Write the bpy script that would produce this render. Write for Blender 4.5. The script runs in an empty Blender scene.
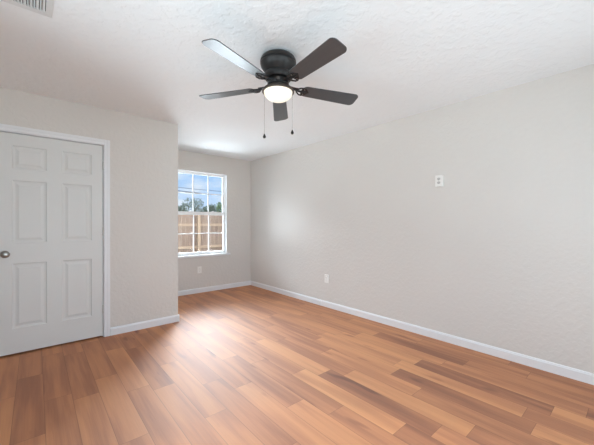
import bpy, bmesh, math, random
from mathutils import Vector, Matrix

sc = bpy.context.scene
C = sc.collection
PI = math.pi

# ------------------------------------------------------------------ camera
cam_d = bpy.data.cameras.new('camera')
cam = bpy.data.objects.new('camera', cam_d)
C.objects.link(cam)
sc.camera = cam
cam_d.sensor_width = 36.0
cam_d.sensor_fit = 'HORIZONTAL'
cam_d.lens = 302.10 / 594.0 * 36.0
cam_d.shift_y = 1.61 / 594.0
cam_d.clip_start = 0.05
cam_d.clip_end = 500
YAW, PITCH, ROLL = 0.7134, -0.0045, 0.0020
F = Vector((math.sin(YAW) * math.cos(PITCH), math.cos(YAW) * math.cos(PITCH), math.sin(PITCH)))
Rt = Vector((math.cos(YAW), -math.sin(YAW), 0))
Up = Rt.cross(F)
r2 = Rt * math.cos(ROLL) + Up * math.sin(ROLL)
u2 = Up * math.cos(ROLL) - Rt * math.sin(ROLL)
m = Matrix((r2, u2, -F)).transposed().to_4x4()
m.translation = Vector((-3.2101, -5.1036, 1.2268))
cam.matrix_world = m

# ------------------------------------------------------------------ world: blue sky low down, glare band added above the view for the floor sheen
SKY_LOW = 0.52
GLARE = 60.0
FILL = 1.0
world = bpy.data.worlds.new('sky')
sc.world = world
world.use_nodes = True
wn, wl = world.node_tree.nodes, world.node_tree.links
wn.clear()


def wmath(op, a, b=None, clamp=False):
    n = wn.new('ShaderNodeMath')
    n.operation = op
    n.use_clamp = clamp
    for i, v in enumerate((a, b)):
        if v is None:
            continue
        if isinstance(v, (int, float)):
            n.inputs[i].default_value = v
        else:
            wl.new(v, n.inputs[i])
    return n.outputs[0]


tc = wn.new('ShaderNodeTexCoord')
sep = wn.new('ShaderNodeSeparateXYZ')
wl.new(tc.outputs['Generated'], sep.inputs[0])
mp = wn.new('ShaderNodeMapping')
mp.inputs['Scale'].default_value = (4, 4, 16)
wl.new(tc.outputs['Generated'], mp.inputs[0])
nz = wn.new('ShaderNodeTexNoise')
nz.inputs['Scale'].default_value = 2.2
nz.inputs['Detail'].default_value = 5
wl.new(mp.outputs[0], nz.inputs['Vector'])
cl = wn.new('ShaderNodeMapRange')
cl.inputs['From Min'].default_value = 0.42
cl.inputs['From Max'].default_value = 0.66
wl.new(nz.outputs['Fac'], cl.inputs['Value'])
elev = wn.new('ShaderNodeMapRange')
elev.inputs['From Min'].default_value = 0.0
elev.inputs['From Max'].default_value = 0.2
wl.new(sep.outputs['Z'], elev.inputs['Value'])
blue = wn.new('ShaderNodeMix')
blue.data_type = 'RGBA'
blue.inputs['A'].default_value = (0.66, 0.80, 1.0, 1)
blue.inputs['B'].default_value = (0.33, 0.60, 1.0, 1)
wl.new(elev.outputs[0], blue.inputs['Factor'])
cloudmix = wn.new('ShaderNodeMix')
cloudmix.data_type = 'RGBA'
cloudmix.inputs['B'].default_value = (0.92, 0.96, 1.0, 1)
wl.new(wmath('MULTIPLY', cl.outputs[0], 0.75), cloudmix.inputs['Factor'])
wl.new(blue.outputs['Result'], cloudmix.inputs['A'])
gl1 = wn.new('ShaderNodeMapRange')
gl1.interpolation_type = 'SMOOTHSTEP'
gl1.inputs['From Min'].default_value = 0.185
gl1.inputs['From Max'].default_value = 0.34
wl.new(sep.outputs['Z'], gl1.inputs['Value'])
gl2 = wn.new('ShaderNodeMapRange')
gl2.interpolation_type = 'SMOOTHSTEP'
gl2.inputs['From Min'].default_value = 0.2
gl2.inputs['From Max'].default_value = 0.5
wl.new(sep.outputs['Y'], gl2.inputs['Value'])
gl3 = wn.new('ShaderNodeMapRange')       # upper fade of the added glare band
gl3.interpolation_type = 'SMOOTHSTEP'
gl3.inputs['From Min'].default_value = 0.36
gl3.inputs['From Max'].default_value = 0.62
gl3.inputs['To Min'].default_value = 1.0
gl3.inputs['To Max'].default_value = 0.08
wl.new(sep.outputs['Z'], gl3.inputs['Value'])
gl4 = wn.new('ShaderNodeMapRange')       # glare weighted to the north-east, sparing the right wall
gl4.interpolation_type = 'SMOOTHSTEP'
gl4.inputs['From Min'].default_value = -0.35
gl4.inputs['From Max'].default_value = 0.25
gl4.inputs['To Min'].default_value = 0.25
wl.new(sep.outputs['X'], gl4.inputs['Value'])
glare = wmath('MULTIPLY', wmath('MULTIPLY', wmath('MULTIPLY', gl1.outputs[0], gl2.outputs[0]), wmath('MULTIPLY', gl3.outputs[0], gl4.outputs[0])), GLARE)
bg1 = wn.new('ShaderNodeBackground')
bg1.inputs['Strength'].default_value = SKY_LOW
wl.new(cloudmix.outputs['Result'], bg1.inputs['Color'])
bg2 = wn.new('ShaderNodeBackground')
bg2.inputs['Color'].default_value = (0.78, 0.90, 1.0, 1)
wl.new(glare, bg2.inputs['Strength'])
ad = wn.new('ShaderNodeAddShader')
wl.new(bg1.outputs[0], ad.inputs[0])
wl.new(bg2.outputs[0], ad.inputs[1])
wo = wn.new('ShaderNodeOutputWorld')
wl.new(ad.outputs[0], wo.inputs['Surface'])


def area(name, loc, rot, sx, sy, power, color=(1, 1, 1), portal=False):
    d = bpy.data.lights.new(name, 'AREA')
    d.shape = 'RECTANGLE'
    d.size, d.size_y = sx, sy
    d.energy = power
    d.color = color
    if portal:
        d.cycles.is_portal = True
    o = bpy.data.objects.new(name, d)
    C.objects.link(o)
    o.location = loc
    o.rotation_euler = rot
    return o


# sun from the front right of the house: it reaches the fence, not the rooms
sun_d = bpy.data.lights.new('sun', 'SUN')
sun_d.energy = 0.7
sun_d.angle = math.radians(2)
sun_d.color = (1.0, 0.95, 0.88)
sun = bpy.data.objects.new('sun', sun_d)
C.objects.link(sun)
sun.rotation_euler = Vector((0.45, -0.75, 0.62)).to_track_quat('Z', 'Y').to_euler()

# portals in the two windows
area('window_portal', (-0.973, 0.13, 1.386), (-PI / 2, 0, 0), 0.9, 1.44, 1, portal=True)
# fill lamp added outside the far window, standing in for sunlit ground
o_ = area('ground_bounce_fill', (-0.97, 1.8, 0.0), (0, 0, 0), 4.0, 1.6, 235, (0.82, 0.92, 1.0))
o_.rotation_euler = Vector((0, 0.8, -0.6)).to_track_quat('Z', 'Y').to_euler()
# fill lamp added outside the made-up left window
area('left_window_fill', (-5.3, -3.65, 0.8), (0, -PI / 2 - 0.25, 0), 2.0, 2.6, 82, (0.77, 0.905, 1.0))
# fill lamp added at the made-up wide window behind the camera
area('back_window_fill', (-2.0, -5.95, 1.25), (PI / 2 + 0.25, 0, 0), 3.3, 1.7, 32, (0.77, 0.905, 1.0))

sc.view_settings.view_transform = 'Standard'
sc.view_settings.look = 'None'
sc.view_settings.exposure = 1.0
sc.view_settings.gamma = 1.0
sc.view_settings.use_curve_mapping = False
sc.cycles.use_denoising = True
sc.cycles.max_bounces = 12
sc.cycles.diffuse_bounces = 10
sc.cycles.transparent_max_bounces = 16
sc.cycles.sample_clamp_indirect = 8


# ------------------------------------------------------------------ materials
def s2l(c):
    return tuple(((x / 255) / 12.92 if x / 255 <= 0.04045 else ((x / 255 + 0.055) / 1.055) ** 2.4) for x in c) + (1,)


class NT:
    def __init__(self, name):
        self.m = bpy.data.materials.new(name)
        self.m.use_nodes = True
        self.n, self.l = self.m.node_tree.nodes, self.m.node_tree.links
        self.b = self.n['Principled BSDF']

    def new(self, t, **kw):
        n = self.n.new(t)
        for k, v in kw.items():
            if k in n.inputs:
                n.inputs[k].default_value = v
            else:
                setattr(n, k, v)
        return n

    def link(self, a, b):
        self.l.new(a, b)

    def set(self, **kw):
        for k, v in kw.items():
            self.b.inputs[k.replace('_', ' ')].default_value = v

    def coord(self, scale=(1, 1, 1), what='Object'):
        t = self.n.new('ShaderNodeTexCoord')
        mpn = self.n.new('ShaderNodeMapping')
        mpn.inputs['Scale'].default_value = scale
        self.l.new(t.outputs[what], mpn.inputs[0])
        return mpn.outputs[0]


def plain(name, col, rough=0.5, metal=0.0, spec=0.5, grain=0.03, gscale=30, bump=0.0, **kw):
    """painted / metal / plastic surface with a faint procedural variation"""
    t = NT(name)
    t.set(Roughness=rough, Metallic=metal)
    t.b.inputs['Specular IOR Level'].default_value = spec
    c = t.coord()
    nz_ = t.new('ShaderNodeTexNoise', Scale=gscale, Detail=3.0)
    t.link(c, nz_.inputs['Vector'])
    mx = t.new('ShaderNodeMix', data_type='RGBA')
    a = s2l(col)
    mx.inputs['A'].default_value = tuple(v * (1 - grain) for v in a[:3]) + (1,)
    mx.inputs['B'].default_value = tuple(min(1, v * (1 + grain)) for v in a[:3]) + (1,)
    t.link(nz_.outputs['Fac'], mx.inputs['Factor'])
    t.link(mx.outputs['Result'], t.b.inputs['Base Color'])
    if bump:
        bp = t.new('ShaderNodeBump', Strength=bump, Distance=0.001)
        t.link(nz_.outputs['Fac'], bp.inputs['Height'])
        t.link(bp.outputs[0], t.b.inputs['Normal'])
    for k, v in kw.items():
        t.b.inputs[k.replace('_', ' ')].default_value = v
    return t.m


def textured_wall(name, col, s1, s2_, strength, dist, rough=0.6, spec=0.35, blot=0.02):
    """orange-peel / knock-down plaster texture"""
    t = NT(name)
    t.set(Roughness=rough)
    t.b.inputs['Specular IOR Level'].default_value = spec
    c = t.coord()
    a = t.new('ShaderNodeTexNoise', Scale=s1, Detail=4.0, Roughness=0.6)
    t.link(c, a.inputs['Vector'])
    b = t.new('ShaderNodeTexNoise', Scale=s2_, Detail=2.0)
    t.link(c, b.inputs['Vector'])
    mr = t.new('ShaderNodeMapRange')
    mr.interpolation_type = 'SMOOTHSTEP'
    mr.inputs['From Min'].default_value = 0.42
    mr.inputs['From Max'].default_value = 0.62
    t.link(b.outputs['Fac'], mr.inputs['Value'])
    sm = t.new('ShaderNodeMath', operation='MULTIPLY_ADD')
    t.link(a.outputs['Fac'], sm.inputs[0])
    sm.inputs[1].default_value = 0.5
    t.link(mr.outputs[0], sm.inputs[2])
    bp = t.new('ShaderNodeBump', Strength=strength, Distance=dist)
    t.link(sm.outputs[0], bp.inputs['Height'])
    t.link(bp.outputs[0], t.b.inputs['Normal'])
    big = t.new('ShaderNodeTexNoise', Scale=1.3, Detail=2.0)
    t.link(c, big.inputs['Vector'])
    mx = t.new('ShaderNodeMix', data_type='RGBA')
    base = s2l(col)
    mx.inputs['A'].default_value = tuple(v * (1 - blot) for v in base[:3]) + (1,)
    mx.inputs['B'].default_value = tuple(v * (1 + blot) for v in base[:3]) + (1,)
    t.link(big.outputs['Fac'], mx.inputs['Factor'])
    t.link(mx.outputs['Result'], t.b.inputs['Base Color'])
    return t.m


M = {}
M['wall'] = textured_wall('greige_wall_paint', (213, 209, 204), 75, 26, 0.42, 0.0020)
M['ceiling'] = textured_wall('white_ceiling_paint', (234, 238, 240), 55, 19, 0.45, 0.004, rough=0.7)
M['trim'] = plain('white_trim_paint', (228, 229, 231), 0.35, grain=0.01)
M['door'] = plain('white_door_paint', (213, 214, 212), 0.42, grain=0.01)
M['vinyl'] = plain('white_window_vinyl', (246, 247, 247), 0.35, grain=0.01)
M['plastic'] = plain('white_cover_plate', (236, 234, 230), 0.35, grain=0.01)
M['slot'] = plain('dark_slot', (60, 58, 56), 0.6)
M['jack'] = plain('grey_socket', (196, 193, 189), 0.5)
M['shadow_duct'] = plain('duct_shade', (70, 70, 68), 0.6)  # dark sheet behind the louvers; duct shade put into its colour
M['vent'] = plain('white_vent_enamel', (218, 222, 223), 0.4, grain=0.01)
M['steel'] = plain('satin_nickel', (150, 146, 140), 0.28, metal=1.0)
M['hinge'] = plain('painted_hinge', (204, 203, 200), 0.35, grain=0.01)
M['black'] = plain('matte_black_metal', (30, 29, 29), 0.38, spec=0.45)
M['ring'] = plain('brown_black_fitter', (62, 54, 48), 0.38)
M['chain'] = plain('chain_metal', (165, 163, 160), 0.35, metal=0.6)
M['fob'] = plain('black_pull_knob', (28, 27, 27), 0.35)
M['screw'] = plain('nickel_screw', (170, 168, 165), 0.3, metal=1.0)
M['cable'] = plain('black_cable', (96, 108, 126), 0.6)
M['bark'] = plain('bark', (110, 96, 82), 0.9, grain=0.2)
M['patio'] = plain('pale_bounce_slab', (222, 220, 216), 0.85, grain=0.05, gscale=8)

# fan blade finish: charcoal wood film with fine grain, satin gloss
t = NT('charcoal_blade')
t.set(Roughness=0.29)
t.b.inputs['Specular IOR Level'].default_value = 1.0
c = t.coord((2, 60, 60))
nzb = t.new('ShaderNodeTexNoise', Scale=3.0, Detail=5.0)
t.link(c, nzb.inputs['Vector'])
mx = t.new('ShaderNodeMix', data_type='RGBA')
mx.inputs['A'].default_value = s2l((44, 49, 52))
mx.inputs['B'].default_value = s2l((64, 70, 74))
t.link(nzb.outputs['Fac'], mx.inputs['Factor'])
t.link(mx.outputs['Result'], t.b.inputs['Base Color'])
M['blade'] = t.m

# lit glass bowl
t = NT('lit_frosted_glass')
t.set(Roughness=0.35)
t.b.inputs['Base Color'].default_value = (0.22, 0.21, 0.19, 1)
lw = t.new('ShaderNodeLayerWeight', Blend=0.35)
er = t.new('ShaderNodeMapRange')
er.inputs['To Min'].default_value = 0.74
er.inputs['To Max'].default_value = 0.36
t.link(lw.outputs['Facing'], er.inputs['Value'])
t.link(er.outputs[0], t.b.inputs['Emission Strength'])
t.b.inputs['Emission Color'].default_value = (1.0, 0.87, 0.68, 1)
M['globe'] = t.m

# window glass: clear pane with a faint surface reflection
t = NT('window_glass')
tr = t.new('ShaderNodeBsdfTransparent')
tr.inputs['Color'].default_value = (0.97, 0.98, 0.98, 1)
gs = t.new('ShaderNodeBsdfGlossy', Roughness=0.02)
fr = t.new('ShaderNodeFresnel', IOR=1.35)
ms = t.new('ShaderNodeMixShader')
t.link(fr.outputs[0], ms.inputs[0])
t.link(tr.outputs[0], ms.inputs[1])
t.link(gs.outputs[0], ms.inputs[2])
t.link(ms.outputs[0], t.n['Material Output'].inputs['Surface'])
M['glass'] = t.m

# vinyl plank floor: tone + random offset per plank in a colour attribute, plank-local metres in the UVs
t = NT('wood_plank_floor')
att = t.new('ShaderNodeAttribute', attribute_name='plank')
sp = t.new('ShaderNodeSeparateColor')
t.link(att.outputs['Color'], sp.inputs[0])
tcn = t.new('ShaderNodeTexCoord')
su = t.new('ShaderNodeSeparateXYZ')
t.link(tcn.outputs['UV'], su.inputs[0])


def mth(op, a, b=None, c_=None, clamp=False):
    n = t.new('ShaderNodeMath', operation=op)
    n.use_clamp = clamp
    for i, v in enumerate((a, b, c_)):
        if v is None:
            continue
        if isinstance(v, (int, float)):
            n.inputs[i].default_value = v
        else:
            t.link(v, n.inputs[i])
    return n.outputs[0]


def vec(x, y, z):
    n = t.new('ShaderNodeCombineXYZ')
    for i, v in enumerate((x, y, z)):
        if isinstance(v, (int, float)):
            n.inputs[i].default_value = v
        else:
            t.link(v, n.inputs[i])
    return n.outputs[0]


off = mth('MULTIPLY', sp.outputs[1], 37.0)
U, V = su.outputs['X'], su.outputs['Y']
# broad soft streaks along the plank
v1 = vec(mth('MULTIPLY', U, 11.0), mth('MULTIPLY', V, 0.9), off)
n1 = t.new('ShaderNodeTexNoise', Scale=1.0, Detail=2.0, Roughness=0.5, Distortion=0.2)
t.link(v1, n1.inputs['Vector'])
# fine grain
v2 = vec(mth('MULTIPLY', U, 120.0), mth('MULTIPLY', V, 2.6), off)
n2 = t.new('ShaderNodeTexNoise', Scale=1.0, Detail=4.0, Roughness=0.6, Distortion=0.8)
t.link(v2, n2.inputs['Vector'])
streak = t.new('ShaderNodeMapRange')
streak.interpolation_type = 'SMOOTHSTEP'
streak.inputs['From Min'].default_value = 0.36
streak.inputs['From Max'].default_value = 0.66
t.link(n1.outputs['Fac'], streak.inputs['Value'])
tone = mth('ADD', sp.outputs[0], mth('MULTIPLY', mth('SUBTRACT', streak.outputs[0], 0.5), -0.24))
tone = mth('ADD', tone, mth('MULTIPLY', mth('SUBTRACT', n2.outputs['Fac'], 0.5), 0.28))
# knots
v3 = vec(mth('MULTIPLY', U, 9.0), mth('MULTIPLY', V, 2.2), mth('ADD', off, 11.3))
n3 = t.new('ShaderNodeTexNoise', Scale=1.0, Detail=1.0)
t.link(v3, n3.inputs['Vector'])
kn = t.new('ShaderNodeMapRange')
kn.inputs['From Min'].default_value = 0.70
kn.inputs['From Max'].default_value = 0.80
t.link(n3.outputs['Fac'], kn.inputs['Value'])
tone = mth('SUBTRACT', tone, mth('MULTIPLY', kn.outputs[0], 0.4))
cr = t.new('ShaderNodeValToRGB')
e = cr.color_ramp.elements
e[0].position, e[0].color = 0.0, s2l((116, 68, 46))
e[1].position, e[1].color = 1.0, s2l((222, 160, 106))
for pos, col in ((0.3, (154, 97, 65)), (0.55, (183, 121, 80)), (0.78, (202, 139, 91))):
    k = e.new(pos)
    k.color = s2l(col)
t.link(tone, cr.inputs['Fac'])
# hairline seams
eu = mth('MINIMUM', U, mth('SUBTRACT', 0.152, U))
ev = mth('MINIMUM', V, mth('SUBTRACT', sp.outputs[2], V))
seam = t.new('ShaderNodeMapRange')
seam.inputs['From Min'].default_value = 0.0004
seam.inputs['From Max'].default_value = 0.0022
seam.inputs['To Min'].default_value = 0.55
t.link(mth('MINIMUM', eu, ev), seam.inputs['Value'])
mc = t.new('ShaderNodeMix', data_type='RGBA', blend_type='MULTIPLY')
mc.inputs['Factor'].default_value = 1.0
t.link(cr.outputs['Color'], mc.inputs['A'])
t.link(seam.outputs[0], mc.inputs['B'])
t.link(mc.outputs['Result'], t.b.inputs['Base Color'])
t.set(Roughness=0.40)
rr = t.new('ShaderNodeMapRange')
rr.inputs['To Min'].default_value = 0.66
rr.inputs['To Max'].default_value = 0.74
t.link(n2.outputs['Fac'], rr.inputs['Value'])
t.link(rr.outputs[0], t.b.inputs['Roughness'])
t.b.inputs['Specular IOR Level'].default_value = 1.0
t.b.inputs['Coat Weight'].default_value = 0.0
t.b.inputs['Coat Roughness'].default_value = 0.55
bp = t.new('ShaderNodeBump', Strength=0.12, Distance=0.001)
t.link(mth('ADD', n2.outputs['Fac'], mth('MULTIPLY', seam.outputs[0], 2.0)), bp.inputs['Height'])
t.link(bp.outputs[0], t.b.inputs['Normal'])
M['floor'] = t.m

# fence boards
t = NT('weathered_fence_wood')
t.set(Roughness=0.85)
c = t.coord((7, 7, 0.8))
nf = t.new('ShaderNodeTexNoise', Scale=2.0, Detail=4.0)
t.link(c, nf.inputs['Vector'])
mx = t.new('ShaderNodeMix', data_type='RGBA')
mx.inputs['A'].default_value = s2l((116, 92, 78))
mx.inputs['B'].default_value = s2l((176, 150, 132))
t.link(nf.outputs['Fac'], mx.inputs['Factor'])
t.link(mx.outputs['Result'], t.b.inputs['Base Color'])
M['fence'] = t.m
M['fence_rail'] = plain('fence_rail_wood', (184, 156, 132), 0.85, grain=0.1)

t = NT('grass_ground')
t.set(Roughness=0.95)
c = t.coord()
nf = t.new('ShaderNodeTexNoise', Scale=3.0, Detail=8.0)
t.link(c, nf.inputs['Vector'])
mx = t.new('ShaderNodeMix', data_type='RGBA')
mx.inputs['A'].default_value = s2l((70, 72, 56))
mx.inputs['B'].default_value = s2l((104, 98, 80))
t.link(nf.outputs['Fac'], mx.inputs['Factor'])
t.link(mx.outputs['Result'], t.b.inputs['Base Color'])
M['ground'] = t.m


def leafmat(name, a, b):
    t = NT(name)
    t.set(Roughness=0.8)
    g = t.new('ShaderNodeTexNoise', Scale=1.5, Detail=3.0)
    t.link(t.coord(), g.inputs['Vector'])
    mx = t.new('ShaderNodeMix', data_type='RGBA')
    mx.inputs['A'].default_value = s2l(a)
    mx.inputs['B'].default_value = s2l(b)
    t.link(g.outputs['Fac'], mx.inputs['Factor'])
    t.link(mx.outputs['Result'], t.b.inputs['Base Color'])
    return t.m


M['leaf_haze'] = leafmat('hazed_grey_green_leaves', (92, 104, 92), (124, 132, 118))  # lightened grey: distance haze put into the leaf colour
M['leaf_green'] = leafmat('fresh_green_leaves', (78, 100, 62), (110, 130, 84))


# ------------------------------------------------------------------ mesh helpers
def add_box(bm, lo, hi, mtx=None):
    x0, y0, z0 = lo
    x1, y1, z1 = hi
    vs = [Vector(p) for p in ((x0, y0, z0), (x1, y0, z0), (x1, y1, z0), (x0, y1, z0), (x0, y0, z1), (x1, y0, z1), (x1, y1, z1), (x0, y1, z1))]
    if mtx is not None:
        vs = [mtx @ v for v in vs]
    v = [bm.verts.new(p) for p in vs]
    for f in ((0, 3, 2, 1), (4, 5, 6, 7), (0, 1, 5, 4), (1, 2, 6, 5), (2, 3, 7, 6), (3, 0, 4, 7)):
        bm.faces.new([v[i] for i in f])


def add_lathe(bm, prof, n=48, mtx=None):
    """revolve (r, z) profile about z"""
    rings = []
    for r, z in prof:
        if r < 1e-6:
            p = Vector((0, 0, z))
            rings.append([bm.verts.new(mtx @ p if mtx is not None else p)])
        else:
            ring = []
            for i in range(n):
                a = 2 * PI * i / n
                p = Vector((r * math.cos(a), r * math.sin(a), z))
                ring.append(bm.verts.new(mtx @ p if mtx is not None else p))
            rings.append(ring)
    for a, b in zip(rings, rings[1:]):
        for i in range(n):
            j = (i + 1) % n
            if len(a) == 1 and len(b) == 1:
                continue
            if len(a) == 1:
                bm.faces.new((a[0], b[i], b[j]))
            elif len(b) == 1:
                bm.faces.new((a[j], a[i], b[0]))
            else:
                bm.faces.new((a[j], a[i], b[i], b[j]))


def add_tube(bm, pts, r, n=10):
    pts = [Vector(p) for p in pts]
    rings = []
    for i, p in enumerate(pts):
        d = (pts[min(i + 1, len(pts) - 1)] - pts[max(i - 1, 0)]).normalized()
        a = d.cross(Vector((0, 0, 1)))
        if a.length < 1e-3:
            a = d.cross(Vector((1, 0, 0)))
        a.normalize()
        b = d.cross(a)
        rr_ = r[i] if isinstance(r, (list, tuple)) else r
        rings.append([bm.verts.new(p + (a * math.cos(2 * PI * k / n) + b * math.sin(2 * PI * k / n)) * rr_) for k in range(n)])
    for a, b in zip(rings, rings[1:]):
        for i in range(n):
            j = (i + 1) % n
            bm.faces.new((a[i], a[j], b[j], b[i]))
    bm.faces.new(list(reversed(rings[0])))
    bm.faces.new(rings[-1])


def add_prism(bm, outline, z0, z1, mtx=None):
    """outline: list of (x, y) counter-clockwise"""
    lo = [bm.verts.new((mtx or Matrix()) @ Vector((x, y, z0))) for x, y in outline]
    hi = [bm.verts.new((mtx or Matrix()) @ Vector((x, y, z1))) for x, y in outline]
    bm.faces.new(list(reversed(lo)))
    bm.faces.new(hi)
    n = len(outline)
    for i in range(n):
        j = (i + 1) % n
        bm.faces.new((lo[i], lo[j], hi[j], hi[i]))


def obj(name, bm, mat, parent=None, smooth=False, bevel=0.0, segs=2, loc=None):
    bmesh.ops.recalc_face_normals(bm, faces=bm.faces)
    if loc is not None:
        bmesh.ops.translate(bm, verts=bm.verts, vec=-Vector(loc))
    me = bpy.data.meshes.new(name)
    bm.to_mesh(me)
    bm.free()
    me.materials.append(mat)
    if smooth:
        for p in me.polygons:
            p.use_smooth = True
    o = bpy.data.objects.new(name, me)
    C.objects.link(o)
    if loc is not None:
        o.location = loc
    if bevel:
        b = o.modifiers.new('bevel', 'BEVEL')
        b.width = bevel
        b.segments = segs
        b.limit_method = 'ANGLE'
        b.angle_limit = math.radians(40)
    if smooth:
        try:
            for e_ in me.edges:
                pass
            me.set_sharp_from_angle(angle=math.radians(40))
        except Exception:
            pass
    if parent is not None:
        o.parent = parent
    return o


def tag(o, label, cat, group=None, kind=None):
    o['label'] = label
    o['category'] = cat
    if group:
        o['group'] = group
    if kind:
        o['kind'] = kind
    return o


def empty(name, loc, label=None, cat=None, group=None, kind=None, rot=(0, 0, 0)):
    o = bpy.data.objects.new(name, None)
    o.empty_display_size = 0.1
    C.objects.link(o)
    o.location = loc
    o.rotation_euler = rot
    if label:
        tag(o, label, cat, group, kind)
    elif kind:
        o['kind'] = kind
    return o


def struct(name, bm, mat, label=None, bevel=0.0, parent=None):
    o = obj(name, bm, mat, parent, bevel=bevel)
    if parent is None:
        o['kind'] = 'structure'
        if label:
            o['label'] = label
            o['category'] = name.split('_')[0]
    return o


def copy_tree(o, parent=None):
    c_ = o.copy()
    C.objects.link(c_)
    c_.parent = parent
    for ch in list(o.children):
        copy_tree(ch, c_)
    return c_


# ------------------------------------------------------------------ the room
H = 2.44
D = 1.3055          # door wall plane y = -D
XC = -1.8742        # end of the door wall
XL = -4.05          # left wall
YB = -5.85          # back wall
T = 0.14
WX0, WX1, WZ0, WZ1 = -1.432, -0.517, 0.660, 2.113   # window opening
SX = (-4.45, -2.95, 0.66, 2.113)  # opening of the added left window
BX = (-3.75, -0.35, 0.3, 2.2)                         # added back window x0,x1,z0,z1
DX0, DX1, DZ1 = -3.481, -2.655, 2.054                # door opening


def wall_with_hole(bm, axis, a0, a1, b0, b1, z0, z1, h):
    """axis 'x': wall runs along x from a0..a1, thick b0..b1. h=(h0,h1,hz0,hz1)"""
    def bx(u0, u1, w0, w1):
        if u1 - u0 < 1e-5 or w1 - w0 < 1e-5:
            return
        if axis == 'x':
            add_box(bm, (u0, b0, w0), (u1, b1, w1))
        else:
            add_box(bm, (b0, u0, w0), (b1, u1, w1))
    bx(a0, h[0], z0, z1)
    bx(h[1], a1, z0, z1)
    bx(h[0], h[1], z0, h[2])
    bx(h[0], h[1], h[3], z1)


# floor: planks run away from the back wall, 0.152 x 0.914 m, staggered as in the photo
PW, PL = 0.152, 0.914
joint = {2: -3.161, 3: -3.947, 4: -3.794, 5: -4.594, 6: -3.755, 8: -3.519, 9: -3.385, 10: -3.236, 12: -3.549,
         16: -2.75, 17: -2.655, 18: -2.30, 19: -2.525, 20: -3.33, 21: -2.825, 22: -2.2, 1: -2.66, 7: -4.02, 11: -3.78, 13: -3.12, 14: -3.83, 15: -3.30}
tones = {  # (row, plank that contains y) -> tone
    (2, -3.6): .30, (2, -4.5): .42, (2, -2.7): .6, (1, -3.2): .62, (1, -4.2): .5,
    (3, -4.4): .52, (3, -5.2): .29, (3, -3.5): .62,
    (4, -4.2): .29, (4, -5.2): .64, (4, -3.3): .66,
    (5, -4.2): .66, (5, -5.0): .5, (5, -3.2): .62,
    (6, -4.2): .30, (6, -5.2): .64, (6, -3.2): .6,
    (7, -4.5): .42, (7, -3.5): .62,
    (8, -4.0): .64, (8, -4.9): .30, (8, -3.0): .5,
    (9, -3.9): .30, (9, -2.9): .66, (9, -4.8): .55,
    (10, -3.7): .70, (10, -4.6): .28, (10, -2.8): .55,
    (17, -2.2): .62, (17, -3.1): .50, (16, -2.2): .38, (18, -1.8): .46, (18, -2.7): .52, (19, -2.1): .42, (19, -3.0): .52,
    (20, -2.0): .45, (20, -2.9): .47, (21, -2.3): .40, (21, -1.5): .45, (22, -1.8): .50, (22, -2.7): .60}
rng = random.Random(11)
bm = bmesh.new()
uv = bm.loops.layers.uv.new('UVMap')
ca = bm.loops.layers.float_color.new('plank')
for r in range(0, 29):
    x0, x1 = -0.128 - PW * r, -0.128 - PW * (r - 1)
    j = joint.get(r, -3.0 - rng.random() * PL)
    while j < 0.2:
        j += PL
    y1 = j
    while y1 > YB - T:
        y0 = y1 - PL
        tone_ = 0.42 + 0.20 * rng.random()
        for (rw, yy), tv in tones.items():
            if rw == r and y0 <= yy < y1:
                tone_ = tv
        rnd = rng.random()
        cx0, cx1 = max(x0, XL - T), min(x1, T)
        cy0, cy1 = max(y0, YB - T), min(y1, T)
        if cx1 > cx0 and cy1 > cy0:
            vs = [bm.verts.new(p) for p in ((cx0, cy0, 0), (cx1, cy0, 0), (cx1, cy1, 0), (cx0, cy1, 0))]
            f = bm.faces.new(vs)
            for lp in f.loops:
                lp[uv].uv = (lp.vert.co.x - x0, lp.vert.co.y - y0)
                lp[ca] = (tone_, rnd, PL, 1)
        y1 = y0
add_box(bm, (XL - T, YB - T, -0.25), (T, T, -0.012))
fl = obj('floor', bm, M['floor'])
fl['kind'] = 'structure'

bm = bmesh.new()
add_box(bm, (XL - T, YB - T, H), (T, T, H + 0.15))
struct('ceiling', bm, M['ceiling'])

bm = bmesh.new()
add_box(bm, (0, YB - T, 0), (T, T, H))
struct('wall_right', bm, M['wall'])
bm = bmesh.new()
wall_with_hole(bm, 'x', XL - T, 0, 0, T, 0, H, (WX0, WX1, WZ0, WZ1))
struct('wall_far', bm, M['wall'])
bm = bmesh.new()
wall_with_hole(bm, 'x', XL, XC, -D, -D + 0.115, 0, H, (DX0, DX1, 0, DZ1))
struct('wall_closet', bm, M['wall'])
bm = bmesh.new()
add_box(bm, (XC - 0.115, -D + 0.115, 0), (XC, 0, H))
struct('wall_alcove', bm, M['wall'])
bm = bmesh.new()
wall_with_hole(bm, 'y', YB - T, 0, XL - T, XL, 0, H, SX)
struct('wall_left', bm, M['wall'])
bm = bmesh.new()
wall_with_hole(bm, 'x', XL, 0, YB - T, YB, 0, H, BX)
struct('wall_back', bm, M['wall'])


# baseboards: profile with a small rounded top
def baseboard(name, p0, p1, nrm, h=0.084, th=0.013):
    """runs from p0 to p1 (x, y) on the floor, nrm = direction into the room"""
    p0, p1, nrm = Vector(p0), Vector(p1), Vector(nrm)
    prof = [(0, 0), (th, 0), (th, h - 0.016), (th - 0.003, h - 0.012), (th - 0.005, h - 0.004), (th - 0.009, h), (0, h)]
    bm = bmesh.new()
    a = [bm.verts.new((p0.x + nrm.x * o_, p0.y + nrm.y * o_, z)) for o_, z in prof]
    b = [bm.verts.new((p1.x + nrm.x * o_, p1.y + nrm.y * o_, z)) for o_, z in prof]
    n = len(prof)
    bm.faces.new(a)
    bm.faces.new(list(reversed(b)))
    for i in range(n):
        j_ = (i + 1) % n
        bm.faces.new((a[i], a[j_], b[j_], b[i]))
    return struct(name, bm, M['trim'])


th = 0.013
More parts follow.
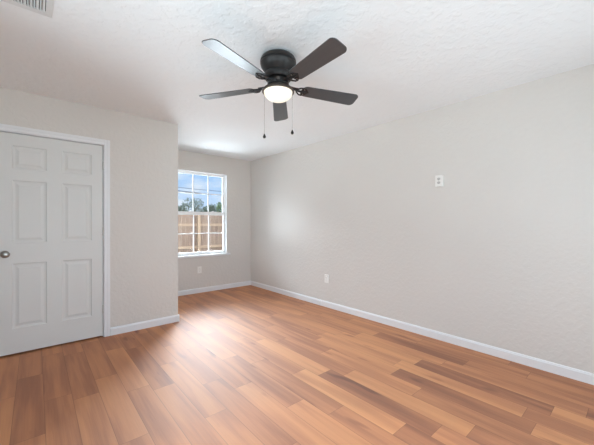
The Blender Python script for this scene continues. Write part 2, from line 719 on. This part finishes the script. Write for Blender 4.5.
# the long wall's board is in two lengths that butt about 1.9 m from the far corner
bm = bmesh.new()
prof = [(0, 0), (th, 0), (th, .068), (th - .003, .072), (th - .005, .080), (th - .009, .084), (0, .084)]
for ya, yb in ((YB, -1.962), (-1.958, -th)):
    a = [bm.verts.new((-o_, ya, z)) for o_, z in prof]
    b = [bm.verts.new((-o_, yb, z)) for o_, z in prof]
    bm.faces.new(a)
    bm.faces.new(list(reversed(b)))
    for i in range(len(prof)):
        j_ = (i + 1) % len(prof)
        bm.faces.new((a[i], a[j_], b[j_], b[i]))
struct('baseboard_right', bm, M['trim'])
baseboard('baseboard_far', (XC, 0), (0, 0), (0, -1))
baseboard('baseboard_closet', (-2.598, -D), (XC + th, -D), (0, -1))
baseboard('baseboard_alcove', (XC, -D), (XC, -th), (1, 0))
baseboard('baseboard_left', (XL, YB), (XL, -D), (1, 0))
baseboard('baseboard_back', (XL + th, YB), (-th, YB), (0, 1))
baseboard('baseboard_entry', (XL + th, -D), (-3.54, -D), (0, -1))

# ---- door casing (jamb, stop and moulded casing) and door leaf
bm = bmesh.new()
cw = 0.055
y0c, y1c = -D - 0.016, -D
for (xa, xb, za, zb) in ((DX1 - 0.002, DX1 + cw - 0.002, 0, DZ1 + cw), (DX0 - cw + 0.002, DX0 + 0.002, 0, DZ1 + cw), (DX0 + 0.002, DX1 - 0.002, DZ1 - 0.002, DZ1 + cw)):
    add_box(bm, (xa, y0c + 0.005, za), (xb, y1c, zb))
# raised outer and inner bands of the casing moulding
for s, x in ((1, DX1 - 0.002), (-1, DX0 + 0.002)):
    for o0, o1, yy in ((0.030, cw, 0.0), (0.004, 0.014, 0.002)):
        xa, xb = sorted((x + s * o0, x + s * o1))
        add_box(bm, (xa, y0c + yy, 0), (xb, y0c + 0.006, DZ1 + (cw if o0 > .02 else 0.014)))
add_box(bm, (DX0 - 0.012, y0c, DZ1 + 0.030), (DX1 + 0.012, y0c + 0.006, DZ1 + cw))
add_box(bm, (DX0 - 0.001, y0c + 0.002, DZ1 + 0.004), (DX1 + 0.001, y0c + 0.006, DZ1 + 0.014))
struct('trim_1', bm, M['trim'], bevel=0.0015)
# jamb and stop
bm = bmesh.new()
add_box(bm, (DX1 - 0.006, -D, 0), (DX1, -D + 0.115, DZ1))
add_box(bm, (DX0, -D, 0), (DX0 + 0.006, -D + 0.115, DZ1))
add_box(bm, (DX0 + 0.006, -D, DZ1 - 0.006), (DX1 - 0.006, -D + 0.115, DZ1))
add_box(bm, (DX1 - 0.018, -D + 0.040, 0), (DX1 - 0.006, -D + 0.075, DZ1 - 0.006))
add_box(bm, (DX0 + 0.006, -D + 0.040, 0), (DX0 + 0.018, -D + 0.075, DZ1 - 0.006))
add_box(bm, (DX0 + 0.018, -D + 0.040, DZ1 - 0.018), (DX1 - 0.018, -D + 0.075, DZ1 - 0.006))
struct('trim_2', bm, M['trim'])

LX0, LX1, LZ0, LZ1 = -3.4700, -2.6670, 0.018, 2.042
yf = -D + 0.001      # front face of the leaf
bm = bmesh.new()
cols = [(-3.372, -3.128), (-3.008, -2.766)]
rows = [(0.245, 0.845), (1.035, 1.612), (1.722, 1.932)]
xs = [LX0, cols[0][0], cols[0][1], cols[1][0], cols[1][1], LX1]
zs = [LZ0] + [v for r_ in rows for v in r_] + [LZ1]
for i in range(5):
    for k in range(len(zs) - 1):
        if i in (1, 3) and k in (1, 3, 5):
            loops = []
            for ins, dep in ((0, 0), (0.006, 0.007), (0.020, 0.009), (0.030, 0.007), (0.046, 0.0015)):
                loops.append([bm.verts.new((x, yf + dep, z)) for x, z in ((xs[i] + ins, zs[k] + ins), (xs[i + 1] - ins, zs[k] + ins), (xs[i + 1] - ins, zs[k + 1] - ins), (xs[i] + ins, zs[k + 1] - ins))])
            for a, b in zip(loops, loops[1:]):
                for q in range(4):
                    bm.faces.new((a[q], a[(q + 1) % 4], b[(q + 1) % 4], b[q]))
            bm.faces.new(loops[-1])
        else:
            bm.faces.new([bm.verts.new((x, yf, z)) for x, z in ((xs[i], zs[k]), (xs[i + 1], zs[k]), (xs[i + 1], zs[k + 1]), (xs[i], zs[k + 1]))])
bmesh.ops.remove_doubles(bm, verts=bm.verts, dist=1e-5)
# edges and back of the leaf
yb = yf + 0.035
for pts in (((LX0, yf, LZ0), (LX1, yf, LZ0), (LX1, yb, LZ0), (LX0, yb, LZ0)), ((LX0, yf, LZ1), (LX1, yf, LZ1), (LX1, yb, LZ1), (LX0, yb, LZ1)),
            ((LX0, yf, LZ0), (LX0, yf, LZ1), (LX0, yb, LZ1), (LX0, yb, LZ0)), ((LX1, yf, LZ0), (LX1, yf, LZ1), (LX1, yb, LZ1), (LX1, yb, LZ0)),
            ((LX0, yb, LZ0), (LX1, yb, LZ0), (LX1, yb, LZ1), (LX0, yb, LZ1))):
    bm.faces.new([bm.verts.new(p) for p in pts])
door = obj('door_1', bm, M['door'])
door['kind'] = 'structure'
door['label'] = 'white six-panel closet door'

# knob
KX, KZ = -3.420, 0.934
bm = bmesh.new()
rot = Matrix.Translation((KX, yf, KZ)) @ Matrix.Rotation(PI / 2, 4, 'X')   # local z -> world -y
add_lathe(bm, [(0, 0.0), (0.032, 0.0), (0.033, 0.004), (0.028, 0.009), (0.015, 0.011)], 32, rot)
rose = obj('knob_rose', bm, M['steel'], door, smooth=True)
bm = bmesh.new()
add_lathe(bm, [(0.0, 0.008), (0.011, 0.010), (0.011, 0.026), (0.018, 0.032), (0.026, 0.040), (0.0285, 0.050), (0.026, 0.058), (0.018, 0.062), (0, 0.063)], 32, rot)
knob = obj('door_knob', bm, M['steel'], door, smooth=True)
knob['label'] = 'round satin nickel knob'
# hinges: knuckle barrel and leaf edge
for hz in (1.83, 1.13, 0.30):
    bm = bmesh.new()
    for s in range(3):
        z0 = hz - 0.045 + s * 0.031
        add_lathe(bm, [(0, z0), (0.0065, z0), (0.0065, z0 + 0.028), (0, z0 + 0.028)], 14, Matrix.Translation((LX1 + 0.003, -D - 0.007, 0)))
    add_box(bm, (LX1 - 0.004, -D - 0.003, hz - 0.045), (LX1 + 0.009, -D + 0.004, hz + 0.045))
    hg = obj('hinge', bm, M['hinge'], door)

# ------------------------------------------------------------------ window
win = empty('window_1', ((WX0 + WX1) / 2, 0.10, WZ0), kind='structure')
win['label'] = 'white double-hung window with six-lite sashes'
wo_ = win.location.copy()


def wobj(name, bm, mat, parent=win, bevel=0.0):
    bmesh.ops.translate(bm, verts=bm.verts, vec=-wo_)
    o = obj(name, bm, mat, parent, bevel=bevel)
    return o


def ring(bm, x0, x1, z0, z1, y0, y1, w, wb=None, wt=None):
    wb = wb or w
    wt = wt or w
    add_box(bm, (x0, y0, z0), (x0 + w, y1, z1))
    add_box(bm, (x1 - w, y0, z0), (x1, y1, z1))
    add_box(bm, (x0 + w, y0, z0), (x1 - w, y1, z0 + wb))
    add_box(bm, (x0 + w, y0, z1 - wt), (x1 - w, y1, z1))


bm = bmesh.new()
ring(bm, WX0, WX1, WZ0, WZ1, 0.065, 0.138, 0.014)
wobj('window_frame', bm, M['vinyl'], bevel=0.001)
zm = 1.390
fx0, fx1 = WX0 + 0.014, WX1 - 0.014
gx0, gx1 = fx0 + 0.022, fx1 - 0.022
for nm, z0, z1, yy in (('lower_sash', WZ0 + 0.014, zm + 0.028, 0.074), ('upper_sash', zm - 0.016, WZ1 - 0.014, 0.102)):
    bm = bmesh.new()
    ring(bm, fx0, fx1, z0, z1, yy, yy + 0.026, 0.022, wb=0.032 if nm == 'lower_sash' else 0.040, wt=0.056 if nm == 'lower_sash' else 0.024)
    zb, zt = z0 + (0.032 if nm == 'lower_sash' else 0.040), z1 - (0.056 if nm == 'lower_sash' else 0.024)
    for k in (1, 2):
        xx = gx0 + (gx1 - gx0) * k / 3
        add_box(bm, (xx - 0.008, yy + 0.006, zb), (xx + 0.008, yy + 0.020, zt))
    zz = (zb + zt) / 2
    for k in range(3):
        xa = gx0 + (gx1 - gx0) * k / 3 + (0.008 if k else 0)
        xb = gx0 + (gx1 - gx0) * (k + 1) / 3 - (0.008 if k < 2 else 0)
        add_box(bm, (xa, yy + 0.006, zz - 0.008), (xb, yy + 0.020, zz + 0.008))
    sash = wobj(nm, bm, M['vinyl'], bevel=0.001)
    bm = bmesh.new()
    add_box(bm, (gx0, yy + 0.011, zb), (gx1, yy + 0.014, zt))
    wobj('pane', bm, M['glass'], sash)
    if nm == 'lower_sash':
        for k in (0.27, 0.73):
            bm = bmesh.new()
            xx = fx0 + (fx1 - fx0) * k
            add_box(bm, (xx - 0.024, yy + 0.004, z1), (xx + 0.024, yy + 0.022, z1 + 0.008))
            add_tube(bm, [(xx - 0.004, yy + 0.013, z1 + 0.012), (xx + 0.026, yy - 0.004, z1 + 0.014)], 0.005, 8)
            wobj('sash_lock', bm, M['vinyl'], sash)
# stool
bm = bmesh.new()
add_box(bm, (WX0 - 0.055, -0.038, WZ0 - 0.024), (WX1 + 0.055, 0.0, WZ0 + 0.002))
add_box(bm, (WX0, 0.0, WZ0), (WX1, 0.066, WZ0 + 0.002))
add_box(bm, (WX0 - 0.035, -0.012, WZ0 - 0.036), (WX1 + 0.035, 0.0, WZ0 - 0.024))
wobj('window_sill', bm, M['trim'], bevel=0.003)
# painted jamb liner of the reveal
bm = bmesh.new()
add_box(bm, (WX0, 0.0, WZ0 + 0.002), (WX0 + 0.004, 0.066, WZ1))
add_box(bm, (WX1 - 0.004, 0.0, WZ0 + 0.002), (WX1, 0.066, WZ1))
add_box(bm, (WX0 + 0.004, 0.0, WZ1 - 0.004), (WX1 - 0.004, 0.066, WZ1))
wobj('jamb_liner', bm, M['trim'])


# unseen windows added in the left and back walls to light the room
def added_window(name, axis, a0, a1, z0, z1, b0, b1, inward):
    bm = bmesh.new()

    def bx(u0, u1, w0, w1, p0, p1):
        if axis == 'x':
            add_box(bm, (u0, p0, w0), (u1, p1, w1))
        else:
            add_box(bm, (p0, u0, w0), (p1, u1, w1))
    w = 0.05
    n = 2
    bx(a0, a0 + w, z0, z1, b0, b1)
    bx(a1 - w, a1, z0, z1, b0, b1)
    bx(a0 + w, a1 - w, z0, z0 + w, b0, b1)
    bx(a0 + w, a1 - w, z1 - w, z1, b0, b1)
    mid = (a0 + a1) / 2
    bx(mid - w / 2, mid + w / 2, z0 + w, z1 - w, b0, b1)
    fr_ = struct(name, bm, M['vinyl'])
    pm = (b0 + b1) / 2
    for ua, ub in ((a0 + w, mid - w / 2), (mid + w / 2, a1 - w)):
        bm = bmesh.new()
        bx(ua, ub, z0 + w, z1 - w, pm - 0.002, pm + 0.002)
        obj('pane', bm, M['glass'], fr_)


added_window('window_left_added', 'y', SX[0], SX[1], SX[2], SX[3], XL - 0.07, XL - 0.02, 1)
added_window('window_back_added', 'x', BX[0], BX[1], BX[2], BX[3], YB - 0.07, YB - 0.02, 1)


# ------------------------------------------------------------------ wall plates
def wall_plate(name, loc, facing, label, kind='duplex', th_=0.006):
    """built facing -y at the origin; 'right' walls are turned to face -x"""
    o = empty(name, loc, label, 'outlet', rot=(0, 0, 0 if facing == 'y' else -PI / 2))
    bm = bmesh.new()
    w, h = 0.0375, 0.059
    add_box(bm, (-w, -th_, -h), (w, 0, h))
    obj('cover_plate', bm, M['plastic'], o, bevel=0.002)
    for s in (-1, 1):
        bm = bmesh.new()
        ol = [(0.0165 * math.cos(a) * 1.0, 0.0145 * math.sin(a)) for a in [2 * PI * k / 24 for k in range(24)]]
        ol = [(max(-0.0165, min(0.0165, x * 1.12)), y) for x, y in ol]
        mtx = Matrix.Translation((0, -th_, s * 0.0195)) @ Matrix.Rotation(PI / 2, 4, 'X')
        add_prism(bm, ol, -0.001, 0.002, mtx)
        sk = obj('socket', bm, M['jack'] if kind == 'jack' else M['plastic'], o)
        if kind == 'jack':
            sk['label'] = 'dark socket'
        bm = bmesh.new()
        zc = s * 0.0195
        yy = -th_ - 0.0021
        for xx, hh in ((-0.0063, 0.0040), (0.0063, 0.0033)):
            add_box(bm, (xx - 0.0011, yy - 0.0003, zc + 0.002 - hh), (xx + 0.0011, yy + 0.0008, zc + 0.002 + hh))
        add_lathe(bm, [(0, 0), (0.0024, 0), (0.0024, 0.0008), (0, 0.0008)], 12, Matrix.Translation((0, yy + 0.0005, zc - 0.0075)) @ Matrix.Rotation(PI / 2, 4, 'X'))
        obj('socket_slot', bm, M['slot'], sk)
    bm = bmesh.new()
    add_lathe(bm, [(0, 0), (0.003, 0), (0.003, 0.0012), (0, 0.0016)], 14, Matrix.Translation((0, -th_, 0)) @ Matrix.Rotation(PI / 2, 4, 'X'))
    obj('screw', bm, M['screw'], o)
    return o


wall_plate('wall_outlet', (-1.045, 0, 0.400), 'y', 'white duplex outlet on the far wall below the window')
wall_plate('wall_outlet', (0, -2.062, 0.412), 'x', 'white duplex outlet low on the long right wall', th_=0.012)
wall_plate('wall_outlet', (0, -3.684, 1.668), 'x', 'white outlet plate with dark sockets high on the right wall', 'jack', 0.024)

# ------------------------------------------------------------------ ceiling register
vx1, vy0 = -3.134, -2.792
vx0, vy1 = vx1 - 0.40, vy0 - 0.215
vent = empty('ceiling_vent', ((vx0 + vx1) / 2, (vy0 + vy1) / 2, H), 'white louvered air register on the ceiling beside the closet door', 'vent')


def vobj(name, bm, mat):
    bmesh.ops.translate(bm, verts=bm.verts, vec=-vent.location)
    return obj(name, bm, mat, vent)


bm = bmesh.new()
b_ = 0.030
# sloping flange: outer edge thin, inner edge lower
o4 = [(vx0, vy1), (vx1, vy1), (vx1, vy0), (vx0, vy0)]
i4 = [(vx0 + b_, vy1 + b_), (vx1 - b_, vy1 + b_), (vx1 - b_, vy0 - b_ - 0.022), (vx0 + b_, vy0 - b_ - 0.022)]
lv = [[bm.verts.new((x, y, H)) for x, y in o4], [bm.verts.new((x, y, H - 0.003)) for x, y in o4], [bm.verts.new((x, y, H - 0.009)) for x, y in i4], [bm.verts.new((x, y, H - 0.001)) for x, y in i4]]
for a, b in zip(lv, lv[1:]):
    for q in range(4):
        bm.faces.new((a[q], a[(q + 1) % 4], b[(q + 1) % 4], b[q]))
vobj('vent_frame', bm, M['vent'])
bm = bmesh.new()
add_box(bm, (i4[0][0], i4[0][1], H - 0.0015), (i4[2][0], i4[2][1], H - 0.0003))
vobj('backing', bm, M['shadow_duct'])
bm = bmesh.new()
x = i4[1][0] - 0.010
odd = False
while x > i4[0][0] + 0.004:
    odd = not odd
    mtx = Matrix.Translation((x, 0, H - 0.0072)) @ Matrix.Rotation(math.radians(20 if odd else 52), 4, 'Y')
    add_box(bm, (-0.0065, i4[0][1], -0.0006), (0.0065, i4[2][1], 0.0006), mtx)
    x -= 0.0133
vobj('louvers', bm, M['vent'])

# ------------------------------------------------------------------ ceiling fan
FX, FY = -1.870, -3.342
ZB = 2.218
fan = empty('ceiling_fan', (FX, FY, H), 'black five-blade hugger ceiling fan with a lit bowl light', 'fan')
ZL = ZB - H


def fobj(name, bm, mat, parent=fan, smooth=True, bevel=0.0):
    return obj(name, bm, mat, parent, smooth=smooth, bevel=bevel)


bm = bmesh.new()
add_lathe(bm, [(0, 0), (0.088, 0), (0.106, -0.006), (0.120, -0.017), (0.129, -0.032), (0.131, -0.048), (0.128, -0.051), (0.128, -0.057), (0.130, -0.060), (0.126, -0.076), (0.114, -0.096), (0.100, -0.114), (0.090, -0.128)], 64)
fobj('motor_housing', bm, M['black'])
bm = bmesh.new()
add_lathe(bm, [(0, -0.120), (0.096, -0.128), (0.100, -0.134), (0.100, -0.160), (0.092, -0.170), (0, -0.170)], 56)
fobj('rotor', bm, M['black'])
bm = bmesh.new()
add_lathe(bm, [(0, -0.170), (0.074, -0.170), (0.078, -0.175), (0.078, -0.212), (0.070, -0.220), (0, -0.220)], 48)
fobj('switch_housing', bm, M['black'])
bm = bmesh.new()
kd = Vector((-0.61, -0.79, 0))
add_lathe(bm, [(0, 0.0), (0.012, 0.0), (0.013, 0.008), (0.009, 0.012), (0, 0.013)], 24, Matrix.Translation(kd * 0.076 + Vector((0, 0, -0.193))) @ kd.to_track_quat('Z', 'Y').to_matrix().to_4x4())
fobj('switch_button', bm, M['ring'])
bm = bmesh.new()
add_lathe(bm, [(0, -0.217), (0.066, -0.218), (0.084, -0.226), (0.106, -0.240), (0.117, -0.252), (0.117, -0.262), (0.109, -0.264), (0.104, -0.262), (0.102, -0.256), (0, -0.256)], 64)
fobj('light_fitter', bm, M['ring'])
bm = bmesh.new()
pr = [(0.103, -0.258), (0.104, -0.264)]
for k in range(1, 13):
    a = k / 12 * PI / 2
    pr.append((0.104 * math.cos(a), -0.264 - 0.064 * math.sin(a)))
pr[-1] = (0, -0.328)
add_lathe(bm, pr, 64)
fobj('glass_bowl', bm, M['globe'])

PITCHB = math.radians(-12)


def blade_outline():
    """x = radius from hub, y = width; rounded corners at the tip, drawn-in shoulders at the root"""
    pts = []
    r0, r1 = 0.185, 0.640
    w0, w1 = 0.054, 0.067
    # tip corners
    cr_ = 0.036
    for k in range(7):
        a = -PI / 2 + k / 6 * PI / 2
        pts.append((r1 - cr_ + cr_ * math.cos(a), -w1 + cr_ + cr_ * math.sin(a)))
    for k in range(7):
        a = k / 6 * PI / 2
        pts.append((r1 - cr_ + cr_ * math.cos(a), w1 - cr_ + cr_ * math.sin(a)))
    cr2 = 0.034
    for k in range(7):
        a = PI / 2 + k / 6 * PI / 2
        pts.append((r0 + cr2 + cr2 * math.cos(a), w0 - cr2 + cr2 * math.sin(a)))
    for k in range(7):
        a = PI + k / 6 * PI / 2
        pts.append((r0 + cr2 + cr2 * math.cos(a), -w0 + cr2 + cr2 * math.sin(a)))
    return pts


def make_blade():
    bm = bmesh.new()
    add_prism(bm, blade_outline(), -0.003, 0.003)
    bl = fobj('fan_blade', bm, M['blade'], smooth=False, bevel=0.0012)
    # blade iron: a curved arm from the rotor splitting into a scrolled three-lobed plate under the blade root
    bm = bmesh.new()
    inv = Matrix.Rotation(-PITCHB, 4, 'X')
    add_prism(bm, [(0.090, -0.016), (0.125, -0.011), (0.155, -0.010), (0.155, 0.010), (0.125, 0.011), (0.090, 0.016)], 0.004, 0.012)
    for s in (-1, 1):
        pts = [(0.135, s * 0.002, 0.002), (0.150, s * 0.020, -0.004), (0.168, s * 0.036, -0.007), (0.190, s * 0.040, -0.007), (0.206, s * 0.030, -0.007), (0.204, s * 0.018, -0.007), (0.190, s * 0.015, -0.007)]
        add_tube(bm, pts, [0.006, 0.006, 0.0055, 0.005, 0.0045, 0.004, 0.003], 8)
    add_tube(bm, [(0.120, 0, 0.006), (0.150, 0, -0.004), (0.190, 0, -0.007), (0.235, 0, -0.006)], [0.009, 0.008, 0.007, 0.004], 8)
    add_prism(bm, [(0.182, -0.034), (0.215, -0.030), (0.232, -0.008), (0.240, 0), (0.232, 0.008), (0.215, 0.030), (0.182, 0.034), (0.172, 0)], -0.0065, -0.003)
    iron = fobj('blade_iron', bm, M['black'], bl, smooth=True)
    for sx_, sy_ in ((0.198, -0.024), (0.198, 0.024), (0.225, 0)):
        bm = bmesh.new()
        add_lathe(bm, [(0, -0.0095), (0.0035, -0.009), (0.0045, -0.006), (0, -0.006)], 12, Matrix.Translation((sx_, sy_, 0)))
        fobj('screw', bm, M['screw'], bl)
    return bl


ang0 = 3.390
tilt = Vector((0, 0, 1)).rotation_difference(Vector((0.033, 0.027, 1))).to_matrix().to_4x4()
first = make_blade()
blades = [first]
for i in range(1, 5):
    blades.append(copy_tree(first, fan))
for i, bl in enumerate(blades):
    a = ang0 + i * 2 * PI / 5
    bl.parent = fan
    bl.location = (0, 0, ZL)
    bl.rotation_mode = 'XYZ'
    bl.rotation_euler = (tilt @ Matrix.Rotation(a, 4, 'Z') @ Matrix.Rotation(PITCHB, 4, 'X')).to_euler()

# pull chains, one each side of the switch housing
rgt = Vector((math.cos(0.7134), -math.sin(0.7134), 0))
fwd = Vector((math.sin(0.7134), math.cos(0.7134), 0))
for off_, zend in ((-0.110, -0.561), (0.102, -0.531)):
    ex = rgt * off_ + fwd * 0.092
    ins = ex.normalized() * 0.076
    bm = bmesh.new()
    outp = ex.normalized() * 0.131
    pts = [(ins.x, ins.y, -0.196), (outp.x * .8, outp.y * .8, -0.204), (ex.x, ex.y, -0.236)]
    pts = [(ins.x, ins.y, -0.196), (ex.x * 0.93, ex.y * 0.93, -0.206), (ex.x, ex.y, -0.225), (ex.x, ex.y, zend + 0.02)]
    add_tube(bm, pts, 0.0011, 6)
    z = -0.235
    while z > zend + 0.018:
        bmesh.ops.create_icosphere(bm, subdivisions=1, radius=0.0019, matrix=Matrix.Translation((ex.x, ex.y, z)))
        z -= 0.006
    ch = fobj('pull_chain', bm, M['chain'])
    bm = bmesh.new()
    add_lathe(bm, [(0, zend + 0.024), (0.004, zend + 0.022), (0.006, zend + 0.016), (0.0105, zend + 0.006), (0.0115, zend), (0.0095, zend - 0.008), (0, zend - 0.012)], 20, Matrix.Translation((ex.x, ex.y, 0)))
    fobj('pull_knob', bm, M['fob'], ch)

# ------------------------------------------------------------------ outside
bm = bmesh.new()
v = [bm.verts.new(p) for p in ((-60, -60, -0.30), (80, -60, -0.30), (80, 90, -0.30), (-60, 90, -0.24))]
bm.faces.new(v)
g = struct('ground', bm, M['ground'])
bm = bmesh.new()
add_box(bm, (-4.5, 0.14, -0.30), (3.5, 1.7, -0.22))  # unseen pale slab added to bounce light up through the window
struct('patio', bm, M['patio'])

FYY = 4.6
fence = empty('wooden_fence', (0.86, FYY, -0.3), 'weathered wooden picket fence seen through the window', 'fence')


def feobj(name, bm, mat):
    bmesh.ops.translate(bm, verts=bm.verts, vec=-fence.location)
    return obj(name, bm, mat, fence)


rf = random.Random(5)
bm = bmesh.new()
x = -6.4
while x < 8.2:
    w = 0.136
    top = 1.560 + rf.uniform(-0.02, 0.02)
    lean = rf.uniform(-0.004, 0.004)
    y0 = FYY + 0.04 + rf.uniform(0, 0.006)
    ol = [(x, -0.29), (x + w, -0.29), (x + w + lean, top - 0.03), (x + w - 0.03 + lean, top), (x + 0.03 + lean, top), (x + lean, top - 0.03)]
    add_prism(bm, ol, 0, 0.016, Matrix(((1, 0, 0, 0), (0, 0, -1, y0 + 0.016), (0, 1, 0, 0), (0, 0, 0, 1))))
    x += w + 0.007
feobj('picket_panel', bm, M['fence'])
for z in (1.15, 0.42, -0.12):
    bm = bmesh.new()
    add_box(bm, (-6.4, FYY, z - 0.042), (8.2, FYY + 0.038, z + 0.042))
    feobj('rail', bm, M['fence_rail'])
for x in (-5.14, -3.14, -1.14, 0.86, 2.86, 4.86, 6.86):
    bm = bmesh.new()
    add_box(bm, (x - 0.045, FYY - 0.09, -0.3), (x + 0.045, FYY, 1.50))
    feobj('fence_post', bm, M['fence_rail'])


def tree(loc, height, rad, mat, seed, label):
    rt = random.Random(seed)
    root = empty('tree', loc, label, 'tree', group='trees beyond the fence')
    bm = bmesh.new()
    add_tube(bm, [(0, 0, 0), (0.05, 0, height * 0.3), (0, 0.05, height * 0.6), (0.05, 0.05, height * 0.8)], [0.14, 0.11, 0.07, 0.03], 8)
    for k in range(5):
        a = rt.uniform(0, 2 * PI)
        add_tube(bm, [(0.02, 0, height * (0.35 + 0.06 * k)), (math.cos(a) * rad * 0.6, math.sin(a) * rad * 0.6, height * (0.55 + 0.06 * k))], [0.05, 0.02], 6)
    obj('trunk', bm, M['bark'], root)
    bm = bmesh.new()
    clumps = [(Vector((rt.uniform(-.6, .6) * rad, rt.uniform(-.6, .6) * rad, height * rt.uniform(0.42, 0.85))), rt.uniform(0.3, 0.55) * rad) for _ in range(11)]
    for _ in range(2600):
        cc, cr_ = rt.choice(clumps)
        d = Vector((rt.gauss(0, 1), rt.gauss(0, 1), rt.gauss(0, 1))).normalized() * cr_ * rt.uniform(0.55, 1.05)
        p = cc + Vector((d.x, d.y, d.z * 0.75))
        if p.z > height:
            continue
        e1 = Vector((rt.gauss(0, 1), rt.gauss(0, 1), rt.gauss(0, 1))).normalized()
        e2 = e1.cross(Vector((rt.gauss(0, 1), rt.gauss(0, 1), rt.gauss(0, 1)))).normalized()
        s = rt.uniform(0.05, 0.10)
        bm.faces.new([bm.verts.new(p + e1 * s), bm.verts.new(p + e2 * s * 0.55), bm.verts.new(p - e1 * s), bm.verts.new(p - e2 * s * 0.55)])
    obj('crown', bm, mat, root)


tree((7.9, 25, -0.3), 3.85, 1.25, M['leaf_haze'], 1, 'hazy grey-green tree at the left edge of the window view')
tree((10.6, 29.5, -0.3), 4.5, 1.5, M['leaf_haze'], 2, 'hazy grey-green tree behind the fence, above its near post')
tree((10.3, 24.5, -0.3), 3.75, 0.95, M['leaf_haze'], 3, 'low hazy grey-green tree behind the fence, right of the middle')
tree((12.5, 25.3, -0.3), 4.1, 1.1, M['leaf_green'], 4, 'fresh green tree tallest in the right of the window view')

for i, (za, zb, rr_, lb) in enumerate(((4.107, 4.038, 0.022, 'upper thin overhead power line across the blue sky'), (3.86, 3.721, 0.034, 'lower thicker overhead power line across the blue sky'))):
    bm = bmesh.new()
    pts = []
    for k in range(41):
        x = -14 + 44 * k / 40
        z = za + (zb - za) * (x - 5.779) / 3.761
        z += 0.004 * (x - 7.6) ** 2 - 0.014
        pts.append((x, 20 + 0.25 * i, z))
    add_tube(bm, pts, rr_, 6)
    tag(obj('power_line', bm, M['cable']), lb, 'cable')
